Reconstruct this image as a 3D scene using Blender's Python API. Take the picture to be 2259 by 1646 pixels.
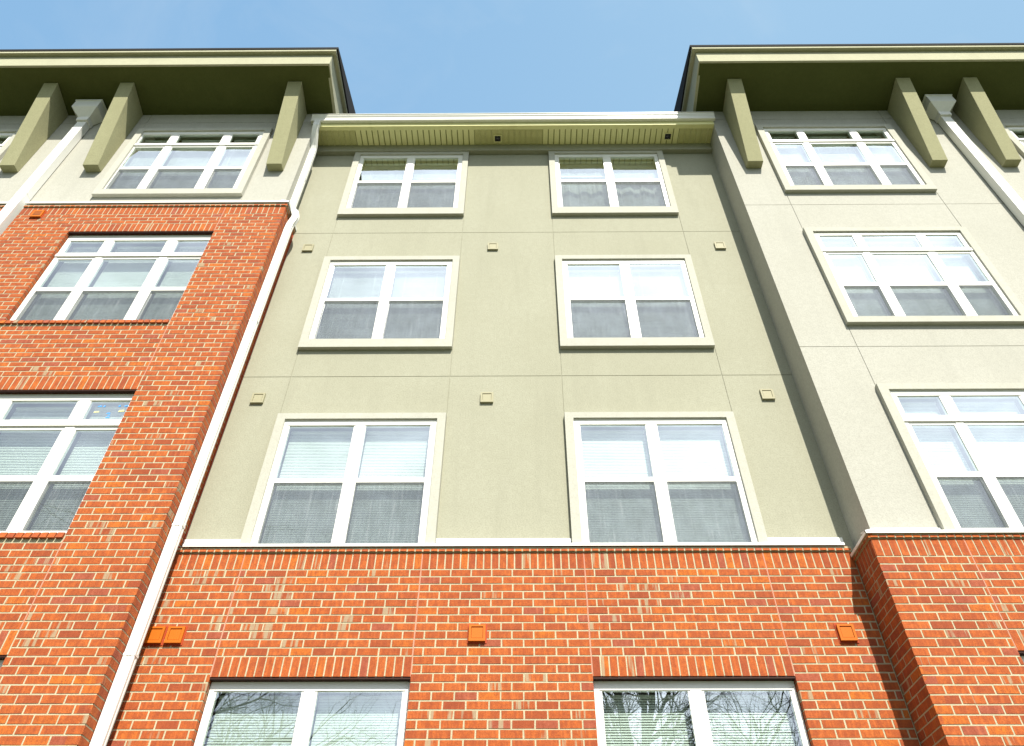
import bpy, math, random
from mathutils import Vector, Matrix

# ------------------------------------------------------------------ clearing
for o in list(bpy.data.objects):
    bpy.data.objects.remove(o, do_unlink=True)
S = bpy.context.scene
COL = S.collection
ZO = 1.6                      # the eye stands 1.6 m above the ground; heights below are measured from the eye

# ------------------------------------------------------------------ camera
def cam_axes(p, y, r):
    f = Vector((math.sin(y) * math.cos(p), math.cos(y) * math.cos(p), math.sin(p)))
    rt = Vector((math.cos(y), -math.sin(y), 0))
    up = rt.cross(f)
    return rt * math.cos(r) + up * math.sin(r), up * math.cos(r) - rt * math.sin(r), f
rt, up, fw = cam_axes(0.7851619, -0.0076436, 0.0011860)
cd = bpy.data.cameras.new('camera')
cam = bpy.data.objects.new('camera', cd)
COL.objects.link(cam)
cam.matrix_world = Matrix(((rt.x, up.x, -fw.x, 0.0), (rt.y, up.y, -fw.y, -6.78), (rt.z, up.z, -fw.z, ZO), (0, 0, 0, 1)))
cd.sensor_fit = 'HORIZONTAL'
cd.sensor_width = 36.0
cd.lens = 1638.2356 / 2259 * 36
cd.shift_x = -6.2726 / 2259
cd.shift_y = -38.0395 / 2259
cd.clip_start = 0.05
cd.clip_end = 3000
S.camera = cam

# ------------------------------------------------------------------ sun, sky, exposure
SUN = Vector((0.32, -1.0, 1.26)).normalized()      # towards the sun
sl = bpy.data.lights.new('sun', 'SUN')
sl.energy = 5.0
sl.angle = math.radians(0.5)
sl.color = (1.0, 0.95, 0.85)
so = bpy.data.objects.new('sun', sl)
COL.objects.link(so)
so.rotation_euler = SUN.to_track_quat('Z', 'Y').to_euler()
so.location = (10, -30, 40)

W = bpy.data.worlds.new('World')
S.world = W
W.use_nodes = True
nt = W.node_tree
nt.nodes.clear()
def N(t, typ, **kw):
    n = t.nodes.new(typ)
    for k, v in kw.items():
        setattr(n, k, v)
    return n
out = N(nt, 'ShaderNodeOutputWorld')
bg = N(nt, 'ShaderNodeBackground')
bg.inputs['Strength'].default_value = 0.05
sky = N(nt, 'ShaderNodeTexSky')
sky.sky_type = 'NISHITA'
sky.sun_disc = False
sky.sun_elevation = math.asin(SUN.z)
sky.sun_rotation = math.atan2(SUN.x, SUN.y)
sky.altitude = 100
sky.air_density = 1.0
sky.dust_density = 0.4
sky.ozone_density = 1.0
tc = N(nt, 'ShaderNodeTexCoord')
mp = N(nt, 'ShaderNodeMapping')
mp.inputs['Scale'].default_value = (1.0, 1.0, 2.2)
nz = N(nt, 'ShaderNodeTexNoise')
nz.inputs['Scale'].default_value = 2.1
nz.inputs['Detail'].default_value = 8
nz.inputs['Roughness'].default_value = 0.62
rp = N(nt, 'ShaderNodeValToRGB')
rp.color_ramp.elements[0].position = 0.30
rp.color_ramp.elements[1].position = 0.62
rp.color_ramp.elements[0].color = (0.25, 0.25, 0.25, 1)
# clouds gather in the southern half of the sky, a faint veil elsewhere
sep = N(nt, 'ShaderNodeSeparateXYZ')
dotn = N(nt, 'ShaderNodeVectorMath', operation='DOT_PRODUCT')
dotn.inputs[1].default_value = tuple(SUN)
mr = N(nt, 'ShaderNodeMapRange', interpolation_type='SMOOTHSTEP')
mr.inputs['From Min'].default_value = 0.48
mr.inputs['From Max'].default_value = 0.97
mr.inputs['To Min'].default_value = 0.03
mr.inputs['To Max'].default_value = 1.0
mul = N(nt, 'ShaderNodeMath', operation='MULTIPLY')
mix = N(nt, 'ShaderNodeMix', data_type='RGBA')
mix.inputs['B'].default_value = (25.0, 27.5, 30.5, 1)
nt.links.new(tc.outputs['Generated'], mp.inputs['Vector'])
nt.links.new(mp.outputs['Vector'], nz.inputs['Vector'])
nt.links.new(nz.outputs['Fac'], rp.inputs['Fac'])
nt.links.new(tc.outputs['Generated'], sep.inputs['Vector'])
nt.links.new(tc.outputs['Generated'], dotn.inputs[0])
nt.links.new(dotn.outputs['Value'], mr.inputs['Value'])
nt.links.new(rp.outputs['Color'], mul.inputs[0])
nt.links.new(mr.outputs['Result'], mul.inputs[1])
nt.links.new(mul.outputs['Value'], mix.inputs['Factor'])
dim = N(nt, 'ShaderNodeMix', data_type='RGBA', blend_type='MULTIPLY')
dim.inputs['Factor'].default_value = 1.0
dim.inputs['B'].default_value = (0.40, 0.46, 0.55, 1)
nt.links.new(sky.outputs['Color'], dim.inputs['A'])
nt.links.new(dim.outputs['Result'], mix.inputs['A'])
# pale spring veil over the northern sky, a little paler to the east
mr2 = N(nt, 'ShaderNodeMapRange')
mr2.inputs['From Min'].default_value = 0.05
mr2.inputs['From Max'].default_value = 0.26
mr2.inputs['To Max'].default_value = 0.9
nt.links.new(sep.outputs['Y'], mr2.inputs['Value'])
mr3 = N(nt, 'ShaderNodeMapRange')
mr3.inputs['From Min'].default_value = -0.3
mr3.inputs['From Max'].default_value = 0.3
nt.links.new(sep.outputs['X'], mr3.inputs['Value'])
veil = N(nt, 'ShaderNodeMix', data_type='RGBA')
veil.inputs['A'].default_value = (3.3, 6.05, 9.4, 1)
veil.inputs['B'].default_value = (4.3, 7.05, 9.9, 1)
nt.links.new(mr3.outputs['Result'], veil.inputs['Factor'])
mix2 = N(nt, 'ShaderNodeMix', data_type='RGBA')
nt.links.new(mr2.outputs['Result'], mix2.inputs['Factor'])
nt.links.new(mix.outputs['Result'], mix2.inputs['A'])
nt.links.new(veil.outputs['Result'], mix2.inputs['B'])
nz2 = N(nt, 'ShaderNodeTexNoise')
nz2.inputs['Scale'].default_value = 5.0
nz2.inputs['Detail'].default_value = 9
nz2.inputs['Roughness'].default_value = 0.62
nz2.inputs['Distortion'].default_value = 0.6
nt.links.new(tc.outputs['Generated'], nz2.inputs['Vector'])
rp2 = N(nt, 'ShaderNodeValToRGB')
rp2.color_ramp.elements[0].position = 0.50
rp2.color_ramp.elements[1].position = 0.80
rp2.color_ramp.elements[1].color = (0.16, 0.16, 0.16, 1)
nt.links.new(nz2.outputs['Fac'], rp2.inputs['Fac'])
mix3 = N(nt, 'ShaderNodeMix', data_type='RGBA')
mix3.inputs['B'].default_value = (8.0, 9.0, 9.8, 1)
nt.links.new(rp2.outputs['Color'], mix3.inputs['Factor'])
nt.links.new(mix2.outputs['Result'], mix3.inputs['A'])
nt.links.new(mix3.outputs['Result'], bg.inputs['Color'])
nt.links.new(bg.outputs['Background'], out.inputs['Surface'])

S.view_settings.view_transform = 'Standard'
S.view_settings.look = 'None'
S.view_settings.exposure = 0.87
S.view_settings.gamma = 1.0
S.cycles.max_bounces = 8
S.cycles.transparent_max_bounces = 16

# ------------------------------------------------------------------ materials
def mat(name):
    m = bpy.data.materials.new(name)
    m.use_nodes = True
    t = m.node_tree
    return m, t, t.nodes['Principled BSDF']
def link(t, a, b):
    t.links.new(a, b)
def noise(t, scale, detail=4, rough=0.55, vec=None, stretch=None):
    tc = N(t, 'ShaderNodeTexCoord')
    n = N(t, 'ShaderNodeTexNoise')
    n.inputs['Scale'].default_value = scale
    n.inputs['Detail'].default_value = detail
    n.inputs['Roughness'].default_value = rough
    if stretch:
        mpn = N(t, 'ShaderNodeMapping')
        mpn.inputs['Scale'].default_value = stretch
        link(t, tc.outputs['Object'], mpn.inputs['Vector'])
        link(t, mpn.outputs['Vector'], n.inputs['Vector'])
    else:
        link(t, tc.outputs['Object'], n.inputs['Vector'])
    return n.outputs['Fac']
def ramp(t, fac, stops):
    r = N(t, 'ShaderNodeValToRGB')
    el = r.color_ramp.elements
    while len(el) < len(stops):
        el.new(0.5)
    for e, (p, c) in zip(el, stops):
        e.position = p
        e.color = (*c, 1) if len(c) == 3 else c
    link(t, fac, r.inputs['Fac'])
    return r.outputs['Color']
def mixc(t, fac, a, b, mode='MIX'):
    m = N(t, 'ShaderNodeMix', data_type='RGBA', blend_type=mode)
    for s, v in (('Factor', fac), ('A', a), ('B', b)):
        if isinstance(v, (int, float)):
            m.inputs[s].default_value = v
        elif isinstance(v, tuple):
            m.inputs[s].default_value = (*v, 1)
        else:
            link(t, v, m.inputs[s])
    return m.outputs['Result']
def bump(t, b, h, strength, dist):
    n = N(t, 'ShaderNodeBump')
    n.inputs['Strength'].default_value = strength
    n.inputs['Distance'].default_value = dist
    link(t, h, n.inputs['Height'])
    link(t, n.outputs['Normal'], b.inputs['Normal'])
def grey(v):
    return (v, v, v)

def stucco(name, base, dark, grain=0.35):
    m, t, b = mat(name)
    big = noise(t, 0.9, 5, 0.6)
    streak = noise(t, 1.0, 5, 0.65, stretch=(3.0, 3.0, 0.35))
    fine = noise(t, 60, 4, 0.7)
    mid = noise(t, 14, 4, 0.6)
    c = mixc(t, ramp(t, big, [(0.35, grey(0)), (0.7, grey(1))]), dark, base)
    c = mixc(t, ramp(t, streak, [(0.52, grey(0)), (0.72, grey(0.5))]), c, tuple(x * 0.86 for x in dark))
    c = mixc(t, ramp(t, mid, [(0.35, grey(0.40)), (0.6, grey(0))]), c, tuple(x * 0.90 for x in dark))
    c = mixc(t, ramp(t, fine, [(0.36, grey(grain * 1.5)), (0.56, grey(0))]), c, tuple(x * 0.72 for x in dark))
    link(t, c, b.inputs['Base Color'])
    b.inputs['Roughness'].default_value = 0.93
    b.inputs['Specular IOR Level'].default_value = 0.2
    bump(t, b, fine, 0.6, 0.004)
    return m
M_OLIVE = stucco('olive_stucco', (0.359, 0.355, 0.272), (0.33, 0.325, 0.243))
M_CREAM = stucco('cream_stucco', (0.436, 0.429, 0.376), (0.402, 0.395, 0.34))
M_TRIM = stucco('trim_stucco', (0.465, 0.46, 0.40), (0.435, 0.43, 0.365), 0.22)
M_BRACKET = stucco('bracket_stucco', (0.35, 0.342, 0.20), (0.32, 0.312, 0.178))
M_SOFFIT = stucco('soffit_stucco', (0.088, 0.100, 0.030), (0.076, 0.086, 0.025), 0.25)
M_FASCIA = stucco('fascia_stucco', (0.415, 0.408, 0.285), (0.385, 0.378, 0.26), 0.2)

def paint(name, col, rough=0.45, dirt=0.1, dirtcol=(0.35, 0.32, 0.25)):
    m, t, b = mat(name)
    n = noise(t, 2.2, 6, 0.65, stretch=(2, 2, 0.6))
    n2 = noise(t, 40, 3, 0.6)
    c = mixc(t, ramp(t, n, [(0.5, grey(0)), (0.85, grey(dirt * 3))]), col, dirtcol)
    c = mixc(t, ramp(t, n2, [(0.3, grey(dirt)), (0.55, grey(0))]), c, dirtcol)
    link(t, c, b.inputs['Base Color'])
    b.inputs['Roughness'].default_value = rough
    b.inputs['Specular IOR Level'].default_value = 0.5 if rough < 0.5 else 0.15
    return m
M_VINYL = paint('white_vinyl', (0.756, 0.747, 0.702), 0.4, 0.03)
M_WHITE = paint('white_metal', (0.756, 0.756, 0.720), 0.35, 0.05)
M_GUTTER = paint('gutter_metal', (0.720, 0.711, 0.648), 0.35, 0.06)
M_TAN = paint('tan_vinyl', (0.76, 0.73, 0.37), 0.5, 0.06, (0.3, 0.28, 0.1))
M_TANHOLE = paint('perforated_vinyl', (0.30, 0.29, 0.10), 0.7, 0.06, (0.14, 0.12, 0.04))
M_ORANGE = paint('terracotta_plastic', (0.488, 0.126, 0.010), 0.5, 0.05, (0.296, 0.074, 0.022))
M_REDBLOCK = paint('red_painted_block', (0.370, 0.052, 0.018), 0.6, 0.06, (0.222, 0.044, 0.022))
M_VENT = paint('olive_plastic', (0.335, 0.315, 0.205), 0.6, 0.04, (0.22, 0.2, 0.12))
M_SHINGLE = paint('black_shingle', (0.022, 0.022, 0.022), 0.9, 0.05, (0.05, 0.05, 0.05))
M_DARK = paint('dark_metal_and_slot_shade', (0.03, 0.03, 0.028), 0.5, 0.03)
M_INSIDE = paint('interior_paint', (0.32, 0.31, 0.28), 0.9, 0.05)
M_CARPET = paint('interior_floor', (0.10, 0.085, 0.065), 0.95, 0.05)
M_LINTEL = paint('dark_lintel_steel', (0.035, 0.014, 0.010), 0.6, 0.05, (0.06, 0.03, 0.02))
M_LENS = paint('dark_lens', (0.015, 0.016, 0.018), 0.1, 0.0)
M_BLUE = paint('blue_sticker', (0.10, 0.33, 0.75), 0.5, 0.0)
M_YELLOW = paint('yellow_sticker', (0.62, 0.60, 0.30), 0.5, 0.0)

# brick: the tint of each brick rides on a face attribute
def brick_mat():
    m, t, b = mat('red_brick')
    at = N(t, 'ShaderNodeAttribute', attribute_name='tint')
    at2 = N(t, 'ShaderNodeAttribute', attribute_name='stain')
    base = ramp(t, at.outputs['Fac'], [(0.0, (0.30, 0.069, 0.024)), (0.22, (0.37, 0.088, 0.024)), (0.5, (0.435, 0.106, 0.022)),
                                       (0.78, (0.47, 0.122, 0.026)), (0.93, (0.54, 0.150, 0.016)), (1.0, (0.34, 0.092, 0.048))])
    n1 = noise(t, 17, 5, 0.65)
    n2 = noise(t, 120, 3, 0.6)
    bands = noise(t, 1.0, 3, 0.5, stretch=(24, 24, 1.5))
    c = mixc(t, ramp(t, n1, [(0.35, grey(0.45)), (0.6, grey(0))]), base, (0.20, 0.040, 0.018))
    c = mixc(t, ramp(t, n2, [(0.30, grey(0.55)), (0.52, grey(0))]), c, (0.14, 0.03, 0.015))
    c = mixc(t, ramp(t, n2, [(0.66, grey(0)), (0.8, grey(0.35))]), c, (0.50, 0.20, 0.10))
    vst = noise(t, 1.0, 4, 0.6, stretch=(40, 40, 7))
    c = mixc(t, ramp(t, vst, [(0.40, grey(0.40)), (0.58, grey(0))]), c, (0.22, 0.045, 0.018))
    c = mixc(t, ramp(t, vst, [(0.58, grey(0)), (0.72, grey(0.35))]), c, (0.52, 0.15, 0.05))
    # smears of grey mortar wash on some bricks
    sf = N(t, 'ShaderNodeMath', operation='MULTIPLY')
    link(t, ramp(t, bands, [(0.52, grey(0)), (0.60, grey(0.8))]), sf.inputs[0])
    link(t, at2.outputs['Fac'], sf.inputs[1])
    c = mixc(t, sf.outputs['Value'], c, (0.33, 0.27, 0.17))
    link(t, c, b.inputs['Base Color'])
    b.inputs['Roughness'].default_value = 0.9
    b.inputs['Specular IOR Level'].default_value = 0.25
    bump(t, b, n2, 0.5, 0.004)
    return m
M_BRICK = brick_mat()
def mortar_mat():
    m, t, b = mat('buff_mortar')
    n1 = noise(t, 8, 5, 0.6)
    n2 = noise(t, 140, 3, 0.6)
    c = mixc(t, ramp(t, n1, [(0.3, grey(0)), (0.7, grey(1))]), (0.40, 0.36, 0.23), (0.48, 0.44, 0.295))
    c = mixc(t, ramp(t, n2, [(0.3, grey(0.5)), (0.55, grey(0))]), c, (0.30, 0.26, 0.155))
    link(t, c, b.inputs['Base Color'])
    b.inputs['Roughness'].default_value = 0.95
    bump(t, b, n2, 0.7, 0.005)
    return m
M_MORTAR = mortar_mat()
M_SEAL = paint('pink_sealant', (0.459, 0.222, 0.148), 0.7, 0.08, (0.296, 0.148, 0.104))
M_REDSEAL = paint('red_sealant', (0.333, 0.059, 0.030), 0.7, 0.08, (0.222, 0.044, 0.022))

def glass_mat(name, tint, boost):
    m, t, b = mat(name)
    t.nodes.remove(b)
    o = t.nodes['Material Output']
    tr = N(t, 'ShaderNodeBsdfTransparent')
    tr.inputs['Color'].default_value = (*tint, 1)
    gl = N(t, 'ShaderNodeBsdfGlossy')
    gl.inputs['Roughness'].default_value = 0.0
    gl.inputs['Color'].default_value = (0.95, 0.98, 1.0, 1)
    # Schlick reflectance, the same from both sides of the pane
    ge = N(t, 'ShaderNodeNewGeometry')
    dt = N(t, 'ShaderNodeVectorMath', operation='DOT_PRODUCT')
    link(t, ge.outputs['Incoming'], dt.inputs[0])
    link(t, ge.outputs['Normal'], dt.inputs[1])
    ab = N(t, 'ShaderNodeMath', operation='ABSOLUTE')
    link(t, dt.outputs['Value'], ab.inputs[0])
    om = N(t, 'ShaderNodeMath', operation='SUBTRACT')
    om.inputs[0].default_value = 1.0
    link(t, ab.outputs['Value'], om.inputs[1])
    pw = N(t, 'ShaderNodeMath', operation='POWER')
    pw.inputs[1].default_value = 4.0
    link(t, om.outputs['Value'], pw.inputs[0])
    ma = N(t, 'ShaderNodeMath', operation='MULTIPLY_ADD')
    ma.inputs[1].default_value = boost
    ma.inputs[2].default_value = 0.38
    ma.use_clamp = True
    mx = N(t, 'ShaderNodeMixShader')
    link(t, pw.outputs['Value'], ma.inputs[0])
    link(t, ma.outputs['Value'], mx.inputs['Fac'])
    link(t, tr.outputs['BSDF'], mx.inputs[1])
    link(t, gl.outputs['BSDF'], mx.inputs[2])
    link(t, mx.outputs['Shader'], o.inputs['Surface'])
    # slight waviness of the panes
    nn = noise(t, 1.3, 2, 0.5)
    bn = N(t, 'ShaderNodeBump')
    bn.inputs['Strength'].default_value = 0.25
    bn.inputs['Distance'].default_value = 0.006
    link(t, nn, bn.inputs['Height'])
    link(t, bn.outputs['Normal'], gl.inputs['Normal'])
    return m
M_GLASS = glass_mat('window_glass', (0.80, 0.90, 0.85), 0.9)

def screen_mat():
    m, t, b = mat('insect_screen')
    o = t.nodes['Material Output']
    tr = N(t, 'ShaderNodeBsdfTransparent')
    st = noise(t, 1.0, 6, 0.75, stretch=(50, 50, 2.2))
    blotch = noise(t, 5.0, 5, 0.6)
    c = ramp(t, st, [(0.38, (0.055, 0.066, 0.077)), (0.58, (0.105, 0.122, 0.138)), (0.74, (0.34, 0.35, 0.36))])
    link(t, c, b.inputs['Base Color'])
    b.inputs['Roughness'].default_value = 0.8
    mx = N(t, 'ShaderNodeMixShader')
    ad = N(t, 'ShaderNodeMath', operation='MULTIPLY_ADD')
    ad.inputs[1].default_value = 0.40
    ad.inputs[2].default_value = 0.30
    link(t, blotch, ad.inputs[0])
    link(t, ad.outputs['Value'], mx.inputs['Fac'])
    link(t, tr.outputs['BSDF'], mx.inputs[1])
    link(t, b.outputs['BSDF'], mx.inputs[2])
    link(t, mx.outputs['Shader'], o.inputs['Surface'])
    return m
M_SCREEN = screen_mat()

def blind_mat():
    m, t, b = mat('blind_slat')
    n = noise(t, 3, 3, 0.5)
    c = mixc(t, n, (0.82, 0.82, 0.79), (0.88, 0.88, 0.85))
    link(t, c, b.inputs['Base Color'])
    b.inputs['Roughness'].default_value = 0.5
    return m
M_BLIND = blind_mat()
def sheer_mat():
    m, t, b = mat('sheer_cloth')
    o = t.nodes['Material Output']
    b.inputs['Base Color'].default_value = (0.80, 0.80, 0.77, 1)
    b.inputs['Roughness'].default_value = 0.9
    tr = N(t, 'ShaderNodeBsdfTransparent')
    mx = N(t, 'ShaderNodeMixShader')
    mx.inputs['Fac'].default_value = 0.75
    link(t, tr.outputs['BSDF'], mx.inputs[1])
    link(t, b.outputs['BSDF'], mx.inputs[2])
    link(t, mx.outputs['Shader'], o.inputs['Surface'])
    return m
M_SHEER = sheer_mat()

def ground_mat(name, a, bcol, s):
    m, t, b = mat(name)
    n1 = noise(t, s, 6, 0.6)
    n2 = noise(t, s * 40, 4, 0.6)
    c = mixc(t, ramp(t, n1, [(0.35, grey(0)), (0.65, grey(1))]), a, bcol)
    c = mixc(t, ramp(t, n2, [(0.3, grey(0.5)), (0.6, grey(0))]), c, tuple(x * 0.6 for x in a))
    link(t, c, b.inputs['Base Color'])
    b.inputs['Roughness'].default_value = 0.95
    bump(t, b, n2, 0.5, 0.02)
    return m
M_LAWN = ground_mat('lawn_ground', (0.050, 0.078, 0.018), (0.075, 0.090, 0.030), 0.4)
M_PAVE = ground_mat('concrete_pavement', (0.12, 0.112, 0.088), (0.095, 0.088, 0.068), 0.7)
M_BARK = ground_mat('tree_bark', (0.055, 0.045, 0.035), (0.09, 0.075, 0.06), 3)

# ------------------------------------------------------------------ mesh helpers
class MB:
    def __init__(s):
        s.v, s.f, s.m, s.mats, s.t, s.st = [], [], [], [], [], []
    def mi(s, m):
        if m not in s.mats:
            s.mats.append(m)
        return s.mats.index(m)
    def face(s, pts, m, tint=0.5, stain=0.0):
        i = len(s.v)
        s.v.extend(pts)
        s.f.append(tuple(range(i, i + len(pts))))
        s.m.append(s.mi(m)); s.t.append(tint); s.st.append(stain)
    def box(s, x0, x1, y0, y1, z0, z1, m, tint=0.5, stain=0.0):
        i = len(s.v)
        s.v.extend([(x, y, z) for x in (x0, x1) for y in (y0, y1) for z in (z0, z1)])
        for q in ((0, 1, 3, 2), (4, 6, 7, 5), (0, 4, 5, 1), (2, 3, 7, 6), (0, 2, 6, 4), (1, 5, 7, 3)):
            s.f.append(tuple(i + k for k in q))
            s.m.append(s.mi(m)); s.t.append(tint); s.st.append(stain)
    def extr(s, prof, x0, x1, m, axis=0):
        """profile of (y,z) points swept along x, or of (x,z) points swept along y when axis=1"""
        n = len(prof)
        def P(q, a):
            return (a, q[0], q[1]) if axis == 0 else (q[0], a, q[1])
        i = len(s.v)
        s.v.extend([P(q, x0) for q in prof] + [P(q, x1) for q in prof])
        for k in range(n):
            k2 = (k + 1) % n
            s.f.append((i + k, i + k2, i + n + k2, i + n + k))
            s.m.append(s.mi(m)); s.t.append(0.5); s.st.append(0)
        s.f.append(tuple(i + k for k in range(n))[::-1]); s.m.append(s.mi(m)); s.t.append(0.5); s.st.append(0)
        s.f.append(tuple(i + n + k for k in range(n))); s.m.append(s.mi(m)); s.t.append(0.5); s.st.append(0)
    def loft(s, rings, m, cap=True):
        n = len(rings[0])
        i = len(s.v)
        for r in rings:
            s.v.extend(r)
        for a in range(len(rings) - 1):
            for k in range(n):
                k2 = (k + 1) % n
                s.f.append((i + a * n + k, i + a * n + k2, i + (a + 1) * n + k2, i + (a + 1) * n + k))
                s.m.append(s.mi(m)); s.t.append(0.5); s.st.append(0)
        if cap:
            s.f.append(tuple(i + k for k in range(n))[::-1]); s.m.append(s.mi(m)); s.t.append(0.5); s.st.append(0)
            j = i + (len(rings) - 1) * n
            s.f.append(tuple(j + k for k in range(n))); s.m.append(s.mi(m)); s.t.append(0.5); s.st.append(0)
    def cells(s, xs, zs, fn, back, m, edge=True, mside=None):
        """a front built of rectangular cells facing -y; fn gives each cell its y, None is an opening reaching back to `back`"""
        mside = mside or m
        xs, zs = sorted(set(round(x, 4) for x in xs)), sorted(set(round(z, 4) for z in zs))
        nx, nz_ = len(xs) - 1, len(zs) - 1
        d = [[fn((xs[i] + xs[i + 1]) / 2, (zs[j] + zs[j + 1]) / 2) for j in range(nz_)] for i in range(nx)]
        for i in range(nx):
            for j in range(nz_):
                y = d[i][j]
                if y is not None:
                    s.face([(xs[i], y, zs[j]), (xs[i + 1], y, zs[j]), (xs[i + 1], y, zs[j + 1]), (xs[i], y, zs[j + 1])], m)
        def side(a, b, p, q):
            if a is None and b is None:
                return
            ya, yb = (back if a is None else a), (back if b is None else b)
            if abs(ya - yb) > 1e-6:
                s.face([(p[0], ya, p[1]), (p[0], yb, p[1]), (q[0], yb, q[1]), (q[0], ya, q[1])], mside)
        for i in range(nx + 1):
            for j in range(nz_):
                a = d[i - 1][j] if i > 0 else None
                b = d[i][j] if i < nx else None
                if not edge and (i == 0 or i == nx):
                    continue
                side(a, b, (xs[i], zs[j]), (xs[i], zs[j + 1]))
        for j in range(nz_ + 1):
            for i in range(nx):
                a = d[i][j - 1] if j > 0 else None
                b = d[i][j] if j < nz_ else None
                if not edge and (j == 0 or j == nz_):
                    continue
                side(a, b, (xs[i], zs[j]), (xs[i + 1], zs[j]))
    def build(s, name, parent=None, label=None, attrs=False, bevel=0.0, smooth=False):
        me = bpy.data.meshes.new(name)
        off = ZO
        me.from_pydata([(a, b, c + off) for a, b, c in s.v], [], s.f)
        for m in s.mats:
            me.materials.append(m)
        me.polygons.foreach_set('material_index', s.m)
        if smooth:
            me.polygons.foreach_set('use_smooth', [True] * len(s.f))
        if attrs:
            for nm, dat in (('tint', s.t), ('stain', s.st)):
                a = me.attributes.new(nm, 'FLOAT', 'FACE')
                a.data.foreach_set('value', dat)
        me.update()
        o = bpy.data.objects.new(name, me)
        COL.objects.link(o)
        if parent:
            o.parent = parent
        if label:
            o['label'] = label
        if bevel > 0:
            b = o.modifiers.new('bevel', 'BEVEL')
            b.width = bevel
            b.segments = 2
            b.limit_method = 'ANGLE'
        return o

# ------------------------------------------------------------------ ground
g = MB()
g.face([(-400, -400, -1.6), (400, -400, -1.6), (400, 400, -1.6), (-400, 400, -1.6)], M_LAWN)
o = g.build('ground'); o['kind'] = 'structure'
g = MB()
g.box(-60, 60, -9.0, -3.2, -1.62, -1.52, M_PAVE)
o = g.build('pavement'); o['kind'] = 'structure'

# ------------------------------------------------------------------ the building
B = bpy.data.objects.new('apartment_building', None)
COL.objects.link(B)
B['label'] = 'four-storey apartment building of red brick and olive and cream stucco under deep bracketed eaves'
B['category'] = 'building'

# key planes and lines (x to the right, y into the wall, z from the eye)
SL, SR = -3.568, 3.425           # stucco edges of the two projecting wings
BL, BR = -3.483, 3.345           # brick edges of the two wings
YS, YB = -0.43, -0.505           # wing stucco and brick fronts
YC = -0.07                       # middle brick front
CH = 0.0787                      # brick course
XE = 11.6                        # outer ends
R3 = 0.289, 0.428, 1.05, 1.12, 1.728      # rows of a three-light window below its glass top
R3B = 0.2825, 0.428, 1.043, 1.115, 1.71

# ---- windows: geometry numbers
CENTRE = []      # (trim x0,x1, panes, zt, zb, pane rows)
for tx, px in (((-2.87, -0.868), ((-2.70, -1.941), (-1.80, -1.045))), ((0.538, 2.54), ((0.715, 1.481), (1.616, 2.382)))):
    CENTRE.append((tx, px, 11.83, 9.91, (11.66, 10.938, 10.873, 10.105)))
    CENTRE.append((tx, px, 8.815, 6.895, (8.638, 7.903, 7.843, 7.071)))
    CENTRE.append((tx, px, 5.765, 3.99, (5.60, 4.848, 4.789, 4.026)))
LP = ((-6.455, -5.966), (-5.822, -5.065), (-4.91, -4.457))
RP = ((4.293, 4.766), (4.90, 5.668), (5.807, 6.26))
LPB = ((-6.431, -5.944), (-5.80, -5.045), (-4.89, -4.44))
RPB = ((4.28, 4.755), (4.89, 5.655), (5.795, 6.25))
def shift(p, d):
    return tuple((a + d, b + d) for a, b in p)
LFAR, RFAR = shift(LP, -4.31), shift(RP, 4.15)
WING = [  # panes, trim x0,x1, glass top, trim top, trim bottom
    (LP, (-6.58, -4.262), 11.745, 11.915, 9.855), (LFAR, (-10.89, -8.572), 11.745, 11.915, 9.855),
    (RP, (4.108, 6.43), 11.745, 11.915, 9.865), (RFAR, (8.258, 10.58), 11.745, 11.915, 9.865),
    (RP, (4.108, 6.43), 8.72, 8.875, 6.86), (RP, (4.108, 6.43), 5.648, 5.812, 3.87)]

# ---- stucco walls with their joints and openings
JW = 0.0042
def stucco_wall(label, m, x0, x1, z0, z1, y, holes, vj, hj, back):
    mb = MB()
    xs, zs = [x0, x1], [z0, z1]
    for a, b, c, d in holes:
        xs += [a, b]; zs += [c, d]
    for j in vj:
        xs += [j - JW, j + JW]
    for j in hj:
        zs += [j - JW, j + JW]
    xs = [x for x in xs if x0 <= x <= x1]
    zs = [z for z in zs if z0 <= z <= z1]
    def fn(x, z):
        for a, b, c, d in holes:
            if a < x < b and c < z < d:
                return None
        if any(abs(x - j) < JW for j in vj) or any(abs(z - j) < JW for j in hj):
            return y + 0.007
        return y
    mb.cells(xs, zs, fn, back, m, edge=False)
    return mb
holes = [(px[0][0] - 0.05, px[1][1] + 0.05, max(rows[3] - 0.045, 3.96), rows[0] + 0.09) for tx, px, zt, zb, rows in CENTRE]
mb = stucco_wall('', M_OLIVE, SL, SR, 3.93, 12.2, 0.0, holes, (-2.868, -0.868, 0.536, 2.548), (9.478, 6.418), 0.12)
mb.build('stucco_wall', B, 'olive green stucco wall set back between two projecting wings')
for sgn, x0, x1, z0, edge in ((-1, -XE, SL, 9.50, SL), (1, SR, XE, 3.78, SR)):
    ws = [w for w in WING if (w[0][0][0] > 0) == (sgn > 0)]
    holes = [(p[0][0] - 0.05, p[2][1] + 0.05, max(gt - R3[4] - 0.045, z0 + .02), gt + 0.09) for p, t, gt, zt, zb in ws]
    vj = (4.125, 6.44, 8.26) if sgn > 0 else (-6.585, -4.255, -8.57)
    mb = stucco_wall('', M_CREAM, x0, x1, z0, 12.62, YS, holes, vj, (12.215, 9.548, 6.483) if sgn > 0 else (12.215,), YS + 0.14)
    mb.face([(edge, YS, z0), (edge, 0.3, z0), (edge, 0.3, 12.62), (edge, YS, 12.62)], M_CREAM)
    mb.build('stucco_wall', B, 'cream stucco wall of the right wing over one brick storey' if sgn > 0 else 'cream stucco wall of the top storey on the left wing')

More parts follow.
